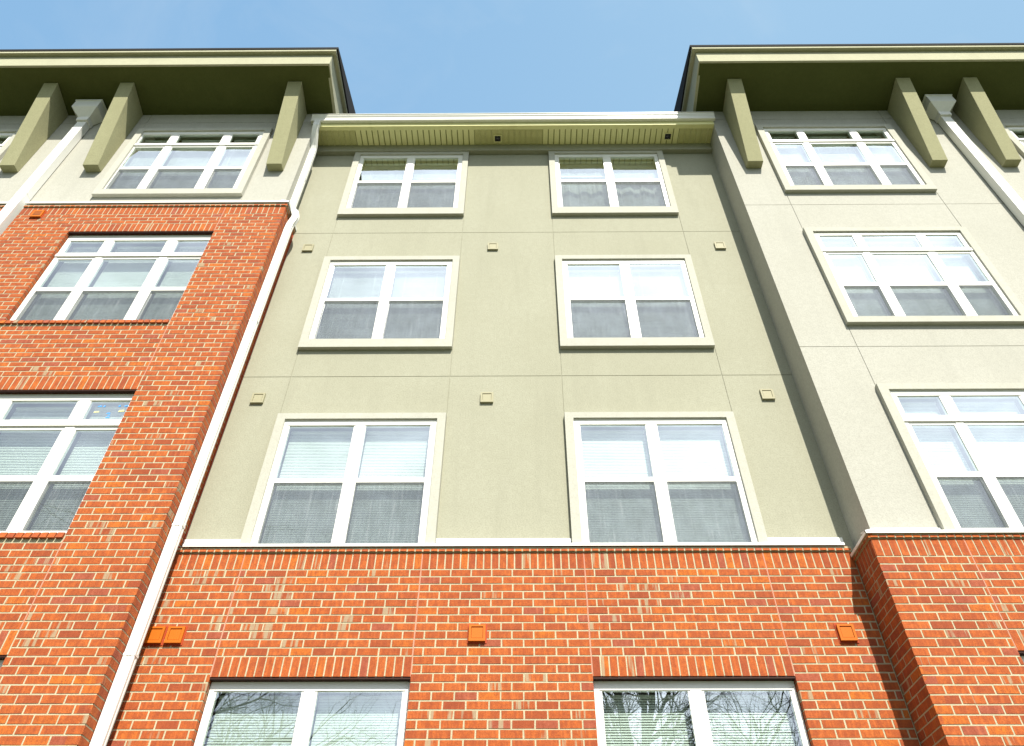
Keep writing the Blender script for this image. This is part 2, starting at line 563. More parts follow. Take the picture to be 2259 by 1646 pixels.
# ---- brickwork
rnd = random.Random(7)
MJ = 0.0145      # mortar joint
REC = 0.0028      # mortar recess
class Brick:
    """bricks laid on one face; P maps (u, w, z) to space, u along the wall, w outwards depth from the face"""
    def __init__(s, P):
        s.P = P
        s.mb = MB()
    def prism(s, u0, u1, z0, z1, depth=0.014, w=0.0, tint=None, stain=None, tilt=0.0):
        j = lambda a=0.0013: rnd.uniform(-a, a)
        if tint is None:
            r = rnd.random()
            tint = rnd.gauss(0.55, 0.13) if r < 0.72 else (rnd.uniform(0.0, 0.3) if r < 0.88 else (rnd.uniform(0.85, 0.94) if r < 0.95 else 1.0))
            tint = min(1.0, max(0.0, tint))
        if stain is None:
            stain = 0.0
        w0 = w + rnd.uniform(-0.0012, 0.0012)
        P = s.P
        f = [P(u0 + j(), w0, z0 + j()), P(u1 + j(), w0, z0 + j()), P(u1 + j(), w0 + tilt, z1 + j()), P(u0 + j(), w0 + tilt, z1 + j())]
        k = [P(u0, w0 + depth, z0), P(u1, w0 + depth, z0), P(u1, w0 + depth, z1), P(u0, w0 + depth, z1)]
        i = len(s.mb.v)
        s.mb.v.extend(f + k)
        mi = s.mb.mi(M_BRICK)
        for q in ((0, 1, 2, 3), (0, 4, 5, 1), (1, 5, 6, 2), (2, 6, 7, 3), (3, 7, 4, 0)):
            s.mb.f.append(tuple(i + n for n in q))
            s.mb.m.append(mi); s.mb.t.append(tint); s.mb.st.append(stain)
    def stretch(s, ua, ub, z0, z1, phase, cuts, stainf, deepl=False, deepr=False):
        """one run of a course between ua and ub, cut at the joints"""
        L = 0.2032
        k = math.floor((ua - phase) / L) - 1
        pts = [ua]
        while True:
            u = phase + k * L
            k += 1
            if u >= ub - 0.035:
                break
            if u > ua + 0.035:
                pts.append(u)
        pts.append(ub)
        for c in cuts:
            if ua + 0.02 < c < ub - 0.02:
                pts = [p for p in pts if abs(p - c) > 0.035] + [c]
        pts.sort()
        for a, b in zip(pts, pts[1:]):
            dl = MJ / 2 if a > ua + 1e-6 else (0 if deepl else MJ / 2)
            dr = MJ / 2 if b < ub - 1e-6 else (0 if deepr else MJ / 2)
            dep = 0.11 if ((deepl and a <= ua + 1e-6) or (deepr and b >= ub - 1e-6)) else 0.014
            u = (a + b) / 2
            st = 1.0 if rnd.random() < stainf(u, (z0 + z1) / 2) else 0.0
            s.prism(a + dl, b - dr, z0 + MJ / 2, z1 - MJ / 2, dep, 0.0, None, st)
    def soldiers(s, ua, ub, z0, z1, depth=0.014, w=0.0, zgap=True, pitch=CH, tilt=0.0):
        n = max(1, round((ub - ua) / pitch))
        p = (ub - ua) / n
        for i in range(n):
            st = 1.0 if rnd.random() < 0.06 else 0.0
            s.prism(ua + i * p + MJ / 2 * 0.9, ua + (i + 1) * p - MJ / 2 * 0.9, z0 + (MJ / 2 if zgap else 0), z1 - MJ / 2, depth, w, None, st, tilt)

def brick_wall(front_u0, front_u1, P, top, zbot, holes, lintels, cuts, stainf, deep_end=None, skip=(), endr=False, endl=False):
    """top: z of the underside of the soldier row (a soldier row and a tilted rowlock stand on it)"""
    br = Brick(P)
    k = 0
    z = top
    while z > zbot:
        z0 = z - CH
        zc = (z + z0) / 2
        spans = [(front_u0, front_u1, endl, endr)]
        for (a, b, c, d) in list(holes) + list(lintels) + list(skip):
            if c - 0.012 < zc < d + 0.012:
                ishole = (a, b, c, d) in holes
                ns = []
                for (p, q, l, r) in spans:
                    if b <= p or a >= q:
                        ns.append((p, q, l, r)); continue
                    if a > p + 0.02:
                        ns.append((p, a, l, ishole))
                    if b < q - 0.02:
                        ns.append((b, q, ishole, r))
                spans = ns
        ph = 0.0 if k % 2 else 0.1016
        ph += 0.03 + rnd.uniform(-0.006, 0.006)
        for (p, q, l, r) in spans:
            br.stretch(p, q, z0, z, ph, cuts, stainf, l, r)
        z = z0
        k += 1
    return br
def mortar(br, u0, u1, z0, z1, holes, deep):
    holes = [(a - .004, b + .004, c - .004, d + .004) for a, b, c, d in holes]
    xs, zs = [u0, u1], [z0, z1]
    for a, b, c, d in holes:
        xs += [a, b]; zs += [c, d]
    tmp = MB()
    tmp.cells([x for x in xs if u0 <= x <= u1], [z for z in zs if z0 <= z <= z1],
              lambda x, z: None if any(a < x < b and c < z < d for a, b, c, d in holes) else REC, deep, M_MORTAR, edge=False)
    mi = br.mb.mi(M_MORTAR)
    for f in tmp.f:
        i = len(br.mb.v)
        br.mb.v.extend([br.P(*[(tmp.v[n][0]), tmp.v[n][1], tmp.v[n][2]]) for n in f])
        br.mb.f.append(tuple(range(i, i + len(f))))
        br.mb.m.append(mi); br.mb.t.append(0.5); br.mb.st.append(0)
def sealant(br, u, z0, z1, m=M_SEAL):
    q = 0.006
    i = len(br.mb.v)
    pts = [br.P(u + a, w, z) for z in (z0, z1) for a, w in ((-q, REC + .002), (-q, 0.0015), (q, 0.0015), (q, REC + .002))]
    br.mb.v.extend(pts)
    for a in range(3):
        br.mb.f.append((i + a, i + a + 1, i + 5 + a, i + 4 + a))
        br.mb.m.append(br.mb.mi(m)); br.mb.t.append(0.5); br.mb.st.append(0)

ZB = -1.6
LT = 0.192        # soldier height
# middle wall
top = 3.713
ch = [(-2.775, -0.978, 0.42, 2.662), (0.648, 2.449, 0.42, 2.662)]
cl = [(a, b, d, top - 11 * CH) for a, b, c, d in ch]
def stain_mid(u, z):
    return 0.14 if u < -1.0 and z > 2.8 else (0.12 if u < -2.7 else 0.07)
bw = brick_wall(BL, BR, lambda u, w, z: (u, YC + w, z), top, ZB, ch, cl, (-2.775, -0.980, 0.646, 2.447), stain_mid)
for a, b, c, d in ch:
    bw.soldiers(a, b, d, top - 11 * CH, depth=0.11, zgap=False)
pts = [BL, -2.775, -0.980, 0.646, 2.447, BR]
for a, b in zip(pts, pts[1:]):
    bw.soldiers(a, b, top, 3.902)
    bw.soldiers(a, b, 3.898, 3.962, depth=0.05, w=-0.020, zgap=True, tilt=0.012)
mortar(bw, BL, BR, ZB, 3.955, ch, 0.10)
for u in (-2.775, -0.980, 0.646, 2.447):
    for zz in ((2.662 if u in (-2.775,) or True else ZB, 3.90),):
        sealant(bw, u, zz[0], zz[1])
bw.mb.box(BL, BR, YC - 0.013, YC + 0.01, 3.902, 3.95, M_MORTAR)
mid_brick = bw.mb.build('brick_wall', B, 'red brick wall of the set-back middle storey with two windows', attrs=True)

# left wing: three storeys of brick
topL = 9.276
lh = [(-6.50, -4.392, 6.935, 8.852), (-6.50, -4.392, 3.875, 5.758), (-6.50, -4.392, 0.42, 2.680), (-10.81, -8.70, 3.875, 5.758), (-10.81, -8.70, 6.935, 8.852)]
def course_top(top, d):
    k = round((top - d - 0.195) / CH)
    return top - k * CH
ll = [(a, b, d, course_top(topL, d)) for a, b, c, d in lh]
ls = [(a - 0.03, b, c - 0.075, c) for a, b, c, d in lh]
notch = (-7.70, -7.44, ZB - 1, 20)
stain_l = lambda u, z: 0.05
PL = lambda u, w, z: (u, YB + w, z)
bw = brick_wall(-XE, BL, PL, topL, ZB, lh + [notch], ll, (-4.388,), stain_l, skip=ls, endr=True)
for (a, b, c, d) in lh:
    bw.soldiers(a, b, d, course_top(topL, d), depth=0.11, zgap=False)
    bw.soldiers(a - 0.03, b, c - 0.075, c, depth=0.14, w=-0.028, tilt=0.012)
for a, b in ((-XE, -7.70), (-7.44, -6.50), (-6.50, -4.388), (-4.388, BL)):
    bw.soldiers(a, b, topL, 9.468, depth=0.11 if b == BL else 0.014)
    bw.soldiers(a, b, 9.464, 9.535, depth=0.05, w=-0.020, tilt=0.012)
mortar(bw, -XE, BL - 0.006, ZB, 9.53, lh + [notch], 0.10)
sealant(bw, -4.388, 8.852, 9.468)
for z0, z1 in ((5.98, 6.86), (2.90, 3.80)):
    sealant(bw, -4.388, z0, z1)
# its side facing the middle
ret = Brick(lambda u, w, z: (BL - w, u, z))
z = topL; k = 0
while z > ZB:
    z0 = z - CH
    e = YC if z < 3.95 else 0.0
    ret.stretch(YB, e, z0, z, YB + (0.2032 if k % 2 else 0.1016), (), lambda u, z: 0.10, True, False)
    z = z0; k += 1
ret.soldiers(YB, 0.0, topL, 9.468)
ret.soldiers(YB - 0.020, 0.0, 9.464, 9.535, depth=0.05, w=-0.020, tilt=0.012)
mi = ret.mb.mi(M_MORTAR)
ret.mb.face([ret.P(YB + 0.006, REC, ZB), ret.P(0.0, REC, ZB), ret.P(0.0, REC, 9.53), ret.P(YB + 0.006, REC, 9.53)], M_MORTAR)
ret.mb.box(BL, BL + 0.012, -0.014, -0.002, 4.06, 9.42, M_REDSEAL)
def merge(a, b):
    n = len(a.v)
    a.v.extend(b.v)
    a.f.extend([tuple(i + n for i in f) for f in b.f])
    a.m.extend([a.mi(b.mats[i]) for i in b.m])
    a.t.extend(b.t); a.st.extend(b.st)
merge(bw.mb, ret.mb)
# the notch that lets the wide downspout pass
bw.mb.box(-7.70, -7.44, YB + 0.10, YB + 0.12, ZB, 9.53, M_MORTAR)
for a, b in ((-XE, -7.70), (-7.44, BL + 0.013)):
    bw.mb.box(a, b, YB - 0.013, YB + 0.01, 9.468, 9.528, M_MORTAR)
bw.mb.box(BL - 0.01, BL + 0.013, YB + 0.011, -0.001, 9.468, 9.528, M_MORTAR)
left_brick = bw.mb.build('brick_wall', B, 'red brick wall of the left wing rising three storeys', attrs=True)

# right wing: one storey of brick
topR = 3.595
rh = [(4.236, 6.36, 0.42, 2.700), (8.386, 10.51, 0.42, 2.700)]
rl = [(a, b, d, course_top(topR, d)) for a, b, c, d in rh]
notchR = (7.27, 7.53, ZB - 1, 20)
bw = brick_wall(BR, XE, PL, topR, ZB, rh + [notchR], rl, (4.237,), lambda u, z: 0.06, endl=True)
for (a, b, c, d) in rh:
    bw.soldiers(a, b, d, course_top(topR, d), depth=0.11, zgap=False)
for a, b in ((BR, 4.237), (4.237, 7.27), (7.53, XE)):
    bw.soldiers(a, b, topR, 3.785, depth=0.11 if a == BR else 0.014)
    bw.soldiers(a, b, 3.781, 3.845, depth=0.05, w=-0.020, tilt=0.012)
mortar(bw, BR + 0.006, XE, ZB, 3.84, rh + [notchR], 0.10)
sealant(bw, 4.237, 2.70, 3.785)
ret = Brick(lambda u, w, z: (BR + w, u, z))
z = topR; k = 0
while z > ZB:
    z0 = z - CH
    ret.stretch(YB, YC, z0, z, YB + (0.2032 if k % 2 else 0.1016), (), lambda u, z: 0.10, True, False)
    z = z0; k += 1
ret.soldiers(YB, YC, topR, 3.785)
ret.soldiers(YB - 0.020, YC, 3.781, 3.845, depth=0.05, w=-0.020, tilt=0.012)
ret.mb.face([ret.P(YB + 0.006, REC, ZB), ret.P(YC, REC, ZB), ret.P(YC, REC, 3.84), ret.P(YB + 0.006, REC, 3.84)], M_MORTAR)
merge(bw.mb, ret.mb)
bw.mb.box(7.27, 7.53, YB + 0.10, YB + 0.12, ZB, 3.84, M_MORTAR)
for a, b in ((BR - 0.013, 7.27), (7.53, XE)):
    bw.mb.box(a, b, YB - 0.013, YB + 0.01, 3.786, 3.838, M_MORTAR)
bw.mb.box(BR - 0.013, BR + 0.01, YB + 0.011, YC - .001, 3.786, 3.838, M_MORTAR)
right_brick = bw.mb.build('brick_wall', B, 'red brick wall at the foot of the right wing', attrs=True)

# dark steel lintels under the soldier courses; dark plate also paints in head shade
for par, y, hs in ((mid_brick, YC, ch), (left_brick, YB, lh), (right_brick, YB, rh)):
    for a, b, c, d in hs:
        q = MB()
        q.box(a + 0.002, b - 0.002, y + 0.006, y + 0.050, d - 0.020, d - 0.001, M_LINTEL)
        q.build('lintel', par)

# ---- white metal copings over the brick
def coping(parent, x0, x1, ylip, ywall, zb, zt, rise, ret_x=None, ret_y=None, sgn=0):
    mb = MB()
    prof = [(ylip, zb), (ylip, zt), (ywall, zt + rise), (ywall, zt + rise - 0.012), (ylip + 0.012, zt - 0.010), (ylip + 0.012, zb)]
    mb.extr(prof, x0, x1, M_WHITE)
    if sgn:
        e = x1 if sgn > 0 else x0
        xin = e - sgn * (0.125)
        pr = [(e, zb), (e, zt), (xin, zt + rise), (xin, zt + rise - 0.012), (e - sgn * 0.012, zt - 0.010), (e - sgn * 0.012, zb)]
        mb.extr(pr, ylip + 0.003, ret_y, M_WHITE, axis=1)
    return mb.build('coping', parent)
coping(mid_brick, BL + .06, BR - .06, -0.104, -0.003, 3.955, 3.984, 0.03)
coping(left_brick, -7.44, BL + 0.032, -0.539, YS - .003, 9.534, 9.573, 0.03, ret_y=-0.002, sgn=1)
coping(left_brick, -XE, -7.70, -0.539, YS - .003, 9.534, 9.573, 0.03)
coping(right_brick, BR - 0.032, 7.27, -0.539, YS - .003, 3.826, 3.857, 0.03, ret_y=YC - 0.012, sgn=-1)
coping(right_brick, 7.53, XE, -0.539, YS - .003, 3.826, 3.857, 0.03)
# weep screed strips at the foot of the stucco, between the window surrounds
for a, b in ((BL + .01, -2.875), (-0.863, 0.533), (2.545, BR - .02)):
    mb = MB()
    mb.box(a, b, -0.016, -0.004, 4.005, 4.092, M_WHITE)
    mb.build('weep_screed', mid_brick)
for a, b in ((SR + .001, 4.103), (6.435, XE)):
    mb = MB()
    mb.box(a, b, YS - 0.016, YS - .004, 3.88, 3.935, M_WHITE)
    mb.build('weep_screed', right_brick)

# ------------------------------------------------------------------ windows
def blinds(parent, x0, x1, zt, zb, y, lift=0.0, tilt=64):
    mb = MB()
    rr = random.Random(int(x0 * 100) + int(zt * 37))
    pitch, wd = 0.0215, 0.025
    a = math.radians(min(tilt + 9, 76) + rr.uniform(-4, 3))
    mb.box(x0, x1, y - 0.014, y + 0.014, zt - 0.028, zt, M_BLIND)
    z = zt - 0.045
    zend = zb + lift + 0.03
    while z > zend:
        aa = a + rr.uniform(-0.035, 0.035)
        dy, dz = wd / 2 * math.cos(aa), wd / 2 * math.sin(aa)
        sag = rr.uniform(-0.0012, 0.0012)
        c = 0.0018
        mb.face([(x0, y - dy, z - dz + sag), (x1, y - dy, z - dz - sag), (x1, y - c, z + c - sag), (x0, y - c, z + c + sag)], M_BLIND)
        mb.face([(x0, y - c, z + c + sag), (x1, y - c, z + c - sag), (x1, y + dy, z + dz - sag), (x0, y + dy, z + dz + sag)], M_BLIND)
        z -= pitch
    mb.box(x0, x1, y - 0.011, y + 0.011, z + 0.002, z + 0.020, M_BLIND)
    for f in (0.2, 0.8):
        xx = x0 + (x1 - x0) * f
        mb.box(xx - 0.0012, xx + 0.0012, y - 0.016, y - 0.014, z, zt - 0.02, M_BLIND)
    mb.build('blind', parent)
def sheer(parent, x0, x1, zt, zb, y):
    mb = MB()
    n = 46
    pts = []
    for i in range(n + 1):
        x = x0 + (x1 - x0) * i / n
        pts.append((x, y + 0.016 * math.sin(i * 0.95) + 0.006 * math.sin(i * 2.3)))
    for (xa, ya), (xb, yb) in zip(pts, pts[1:]):
        h = 0.03 * math.sin(xa * 9) + 0.02 * math.sin(xa * 23)
        h2 = 0.03 * math.sin(xb * 9) + 0.02 * math.sin(xb * 23)
        mb.face([(xa, ya, zb + h), (xb, yb, zb + h2), (xb, yb, zt), (xa, ya, zt)], M_SHEER)
    mb.build('curtain', parent, smooth=True)

GR = random.Random(3)
def window(panes, rows, outer, yf, label=None, screens=True, blind_lift=0.0, tilt=64, curtain=False, ext=0.055):
    """panes: x spans; rows: (ztop, zbottom, kind) with kind u = fixed or upper sash, l = lower sash; outer: frame rectangle"""
    ox0, ox1, oz0, oz1 = outer
    mb = MB()
    xs = [ox0, ox1]; zs = [oz0, oz1]
    SF = 0.024
    cells = []
    for a, b in panes:
        xs += [a, b, a - SF, b + SF]
        for t, u, kd in rows:
            cells.append((a, b, u, t, kd))
    for t, u, kd in rows:
        zs += [t, u]
    if len(rows) == 3:
        zm = (rows[0][1] + rows[1][0]) / 2
        zs += [zm - 0.028, zm + 0.028]
    def fn(x, z):
        for a, b, c, d, kd in cells:
            if a < x < b and c < z < d:
                return None
        if len(rows) == 3 and abs(z - zm) < 0.028:
            return yf - 0.014
        for a, b, c, d, kd in cells:
            if a - SF < x < b + SF and min(r[1] for r in rows) < z < max(r[0] for r in rows):
                return yf + 0.006
        return yf
    mb.cells([x for x in xs if ox0 <= x <= ox1], [z for z in zs if oz0 <= z <= oz1], fn, yf + ext, M_VINYL)
    w = mb.build('window', B, label)
    yg = yf + 0.015
    for a, b, c, d, kd in cells:
        y = yg if kd == 'u' else yg + 0.022
        q = MB()
        q.box(a - 0.001, b + 0.001, y, y + 0.004, c - 0.001, d + 0.001, M_GLASS)
        # a single sheet reads best as thin glass
        q.v, q.f, q.m, q.t, q.st = [], [], [], [], []
        sk = (GR.uniform(-1, 1) * 0.0025, GR.uniform(-1, 1) * 0.0025)
        if a > 1.5 and kd == 'u' and 8 < d < 9 and b < 3:
            sk = (0.0, -0.0075)
        q.face([(a, y - sk[0] - sk[1], c), (b, y + sk[0] - sk[1], c), (b, y + sk[0] + sk[1], d), (a, y - sk[0] + sk[1], d)], M_GLASS)
        q.build('glass_pane', w)
        if kd == 'l' and screens:
            q = MB()
            q.face([(a, yf + 0.010, c), (b, yf + 0.010, c), (b, yf + 0.010, d), (a, yf + 0.010, d)], M_SCREEN)
            q.build('insect_screen', w)
    zt = rows[0][0] + 0.03
    zb = rows[-1][1] - 0.02
    if curtain:
        sheer(w, panes[0][0] - 0.05, panes[-1][1] + 0.05, zt - 0.30, zb, yf + 0.17)
    for i, (a, b) in enumerate(panes):
        if curtain:
            blinds(w, a - 0.005, b + 0.005, zt, zt - 0.52 - 0.2 * i, yf + 0.125, 0, tilt)
        else:
            blinds(w, a - 0.004, b + 0.004, zt - 0.03, zb, yf + 0.125, blind_lift, tilt)
    return w
def surround(w, x0, x1, z0, z1, ix0, ix1, iz0, iz1, yo, yi, m=M_TRIM):
    """picture-frame surround around a stucco opening"""
    mb = MB()
    def fn(x, z):
        return None if (ix0 < x < ix1 and iz0 < z < iz1) else yo
    mb.cells([x0, x1, ix0, ix1], [z0, z1] + [iz1] + ([iz0] if iz0 > z0 else []), fn, yi, m)
    return mb.build('surround', w, bevel=0.004)

for n, (tx, px, zt, zb, r) in enumerate(CENTRE):
    rows = ((r[0], r[1], 'u'), (r[2], r[3], 'l'))
    ix0, ix1 = tx[0] + 0.102, tx[1] - 0.098
    izb = r[3] - 0.026
    topmost = zt > 11
    w = window(px, rows, (ix0 - .004, ix1 + .004, izb - .004, zt - 0.082), -0.035,
               curtain=(topmost and tx[0] > 0), blind_lift=(0.075 if (zt < 6 and tx[0] > 0) else 0.0), tilt=(52 if zt > 8 else 62) if zt < 11 else 55)
    surround(w, tx[0], tx[1], zb, zt, ix0, ix1, (izb if zt > 6 else zb), zt - 0.085, -0.062, 0.05)
for p, t, gt, zt, zb in WING:
    r = [gt - a for a in R3]
    rows = ((gt, r[0], 'u'), (r[1], r[2], 'u'), (r[3], r[4], 'l'))
    ix0, ix1, iz1 = t[0] + 0.108, t[1] - 0.108, zt - 0.086
    izb = r[4] - 0.026
    w = window(p, rows, (ix0 - .004, ix1 + .004, izb - .004, iz1 + .003), YS - 0.035, tilt=58 if gt > 11 else 66)
    surround(w, t[0], t[1], zb, zt, ix0, ix1, (izb if gt > 6 else zb), iz1, YS - 0.062, YS + 0.05)
lift = 0
for (a, b, c, d), gt in zip(lh, (8.711, 5.642, 2.60, 5.642, 8.711)):
    p = LPB if a > -7 else shift(LPB, -4.31)
    r = [gt - q for q in R3B]
    rows = ((gt, r[0], 'u'), (r[1], r[2], 'u'), (r[3], r[4], 'l'))
    w = window(p, rows, (a + .006, b - .006, c - 0.005, d - 0.022), YB + 0.060, tilt=62 if gt < 6 else 64)
    if a > -7 and abs(gt - 5.642) < .01:
        # cut-out stickers on the right transom pane
        x0, z0 = -4.89, 5.36
        for dx, dz, sx, sz, m in ((0.10, 0.19, 0.05, 0.022, M_BLUE), (0.165, 0.185, 0.022, 0.03, M_BLUE), (0.40, 0.195, 0.05, 0.022, M_BLUE), (0.335, 0.19, 0.024, 0.03, M_BLUE),
                                  (0.085, 0.105, 0.066, 0.026, M_YELLOW), (0.36, 0.115, 0.07, 0.034, M_YELLOW), (0.24, 0.085, 0.045, 0.022, M_BLUE), (0.262, 0.055, 0.03, 0.02, M_BLUE), (0.25, 0.025, 0.05, 0.022, M_BLUE)):
            q = MB()
            y = YB + 0.060 + 0.012
            q.face([(x0 + dx, y, z0 + dz), (x0 + dx + sx, y, z0 + dz + sz * .2), (x0 + dx + sx * .85, y, z0 + dz + sz), (x0 + dx + sx * .1, y, z0 + dz + sz * .8)], m)
            q.build('window_sticker', w)
for (a, b, c, d), px in zip(ch, (CENTRE[0][1], ((0.725, 1.486), (1.629, 2.388)))):
    p = px if a > 0 else ((-2.705, -1.944), (-1.805, -1.046))
    rows = ((2.563, 1.845, 'u'), (1.785, 0.50, 'l'))
    window(p, rows, (a + .006, b - .006, c, d - 0.022), YC + 0.06, tilt=55 if a > 0 else 64)
for (a, b, c, d) in rh:
    p = RPB if a < 7 else shift(RPB, 4.15)
    rows = ((2.62, 2.34, 'u'), (2.19, 1.57, 'u'), (1.50, 0.55, 'l'))
    window(p, rows, (a + .006, b - .006, c, d - 0.022), YB + 0.060)

# ------------------------------------------------------------------ eaves of the wings
ZW, ZF, YF = 12.51, 12.70, -1.27
def wing_roof(sgn, edge):
    xo = sgn * XE
    e = edge
    lo, hi = (xo, e) if sgn < 0 else (e, xo)
    rf = MB()
    # shingled slab, low slope, dark drip edge
    yf = -1.352
    xe = e + (0.094 if sgn < 0 else -0.094)
    a, b = (xo, xe) if sgn < 0 else (xe, xo)
    rf.extr([(yf, 13.115), (yf - .006, 13.172), (2.6, 14.4), (6.5, 13.163), (6.5, 13.115)], a, b, M_SHINGLE)
    roof = rf.build('roof', B, 'black shingled roof over the left wing' if sgn < 0 else 'black shingled roof over the right wing')
    s = MB()
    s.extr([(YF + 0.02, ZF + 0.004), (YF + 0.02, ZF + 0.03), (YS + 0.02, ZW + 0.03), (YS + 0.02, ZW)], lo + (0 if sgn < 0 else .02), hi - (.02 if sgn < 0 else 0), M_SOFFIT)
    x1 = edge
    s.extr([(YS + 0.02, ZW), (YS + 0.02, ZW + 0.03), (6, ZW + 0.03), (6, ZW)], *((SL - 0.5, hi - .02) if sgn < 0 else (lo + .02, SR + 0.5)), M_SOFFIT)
    s.build('soffit', roof)
    f = MB()
    f.box(lo, hi, YF, YF + 0.05, ZF, 13.05, M_FASCIA)
    sx0, sx1 = (e - 0.05, e) if sgn < 0 else (e, e + 0.05)
    f.extr([(YF + 0.05, ZF), (YF + 0.05, 13.045), (6, 13.045), (6, ZW - 0.01), (YS + .02, ZW - 0.01)], sx0, sx1, M_FASCIA)
    f.build('fascia', roof)
    d = MB()
    d.box(lo if sgn < 0 else lo - 0.066, hi + 0.066 if sgn < 0 else hi, YF - 0.072, YF + 0.03, 13.053, 13.113, M_FASCIA)
    qx0, qx1 = (e - 0.03, e + 0.066) if sgn < 0 else (e - 0.066, e + 0.03)
    d.box(qx0, qx1, YF + 0.031, 6, 13.053, 13.113, M_FASCIA)
    d.build('drip_trim', roof)
wing_roof(-1, -3.268)
wing_roof(1, 3.139)

# brackets
def bracket(x0, x1):
    mb = MB()
    zb, yb, yt = 10.585, YS - 0.135, -0.985
    zt = ZW + (ZF - ZW) * (-yt + YS) / (-YF + YS)
    mb.extr([(YS - .0005, zb), (yb, zb), (yt, zt - .003), (YS - .0005, ZW - .003)], x0, x1, M_BRACKET)
    mb.build('bracket', B, bevel=0.006)
for x in (-3.915, -6.868, -8.215, -11.10, 3.795, 6.735, 7.905, 10.80):
    bracket(x - 0.124, x + 0.124)

# ------------------------------------------------------------------ middle roof: gutter, soffit, frieze
ZE, YE = 12.017, -0.458
rf = MB()
rf.extr([(-0.47, 12.26), (-0.47, 12.285), (2.6, 13.6), (6.5, 12.285), (6.5, 12.26)], SL + 0.001, SR - 0.001, M_SHINGLE)
roof = rf.build('roof', B, 'low shingled roof over the set-back middle')
f = MB()
f.box(SL + .002, SR - .002, YE, YE + 0.02, ZE - .012, 12.255, M_TAN)
f.build('fascia', roof)
f = MB()
# ribbed vinyl soffit: plain panels and perforated panels
x = SL + 0.003
n = 0
pitch = 0.1
solid = MB()
def perforated(xc):
    return xc < -2.87 or -0.78 < xc < 0.46 or xc > 2.83
solid.box(SL + .003, SR - .003, YE + 0.0205, -0.375, ZE - 0.006, ZE + .01, M_TAN)          # edge channel
while x < SR - 0.02:
    x1 = min(x + pitch, SR - 0.003)
    if perforated((x + x1) / 2):
        w3 = (x1 - x)
        solid.box(x + 0.012, x1 - 0.012, -0.374, -0.03, ZE + .002, ZE + 0.010, M_TANHOLE)
        for q in range(14):
            yy = -0.365 + q * 0.0215
            solid.box(x + 0.016, x1 - 0.016, yy, yy + 0.011, ZE - 0.0005, ZE + 0.0018, M_TAN)
        for xa in (x + 0.004, x1 - 0.012):
            solid.box(xa, xa + 0.008, -0.374, -0.03, ZE - 0.004, ZE + 0.010, M_TAN)
    else:
        solid.box(x + 0.008, x1 - 0.008, -0.374, -0.03, ZE - .003, ZE + 0.012, M_TAN)
    x = x1
solid.box(SL + .003, SR - .003, -0.374, -0.03, ZE + 0.02, ZE + 0.03, M_TANHOLE)
solid.build('soffit', roof, 'tan ribbed soffit with three perforated panels')
f = MB()
f.box(SL + .001, SR - .001, -0.084, -0.0005, 11.818, ZE + .02, M_OLIVE)
f.build('frieze_board', roof, bevel=0.004)
# gutter
gm = MB()
gx0, gx1 = -3.625, 3.447
prof = [(YE - 0.001, 12.10), (-0.521, 12.10), (-0.527, 12.118), (-0.520, 12.125), (-0.524, 12.19), (-0.545, 12.225), (-0.538, 12.235), (-0.541, 12.262), (-0.552, 12.266), (-0.552, 12.278), (-0.530, 12.278), (YE - 0.001, 12.262)]
gm.extr(prof, gx0, gx1, M_GUTTER)
gutter = gm.build('gutter', B)

# ------------------------------------------------------------------ downspouts
def rect_ring(c, hx, hy, yaw=0.0, tilt=0.0):
    return [(c[0] + a * hx, c[1] + b * hy, c[2] + b * hy * tilt) for a, b in ((-1, -1), (1, -1), (1, 1), (-1, 1))]
def corr_ring(c, hx, hy, tx=0.0, ty=0.0):
    """ribbed rectangular section; tx, ty lean the cut so that bends mitre"""
    pts = [(-1, -1), (-0.45, -1), (-0.33, -0.90), (-0.12, -0.90), (0, -1), (0.12, -0.90), (0.33, -0.90), (0.45, -1), (1, -1), (1, -0.4), (0.93, -0.2), (0.93, 0.2), (1, 0.4), (1, 1), (-1, 1)]
    return [(c[0] + a * hx, c[1] + b * hy, c[2] + a * hx * tx + b * hy * ty) for a, b in pts]
mb = MB()
path = [(-3.505, -0.495, 12.10, 0, 0), (-3.508, -0.495, 11.955, 0, 0.35), (-3.520, -0.44, 11.86, 0, 0.7), (-3.523, -0.29, 11.62, 0, 0.7), (-3.526, -0.262, 11.53, 0, 0.2), (-3.526, -0.258, 11.4, 0, 0),
        (-3.524, -0.258, 9.80, 0, 0), (-3.515, -0.262, 9.73, 0.5, 0), (-3.415, -0.305, 9.57, 0.5, 0.1), (-3.385, -0.315, 9.50, 0.1, 0), (-3.383, -0.315, 9.42, -0.1, 0), (-3.40, -0.315, 9.34, -0.3, 0), (-3.420, -0.315, 9.24, -0.1, 0), (-3.426, -0.315, 9.12, 0, 0), (-3.426, -0.315, ZB, 0, 0)]
mb.loft([corr_ring(p[:3], 0.051, 0.036, p[3], p[4]) for p in path], M_WHITE)
ds = mb.build('downspout', B, 'white downspout running down the corner beside the left wing', bevel=0.003)
for z in (4.06, 2.75, 7.1, 10.6):
    c = MB()
    xc, yc = (-3.426, -0.315) if z < 9.2 else (-3.525, -0.258)
    c.loft([rect_ring((xc, yc, z - 0.012), 0.0535, 0.0385), rect_ring((xc, yc, z + 0.012), 0.0535, 0.0385)], M_WHITE)
    c.build('collar', ds)
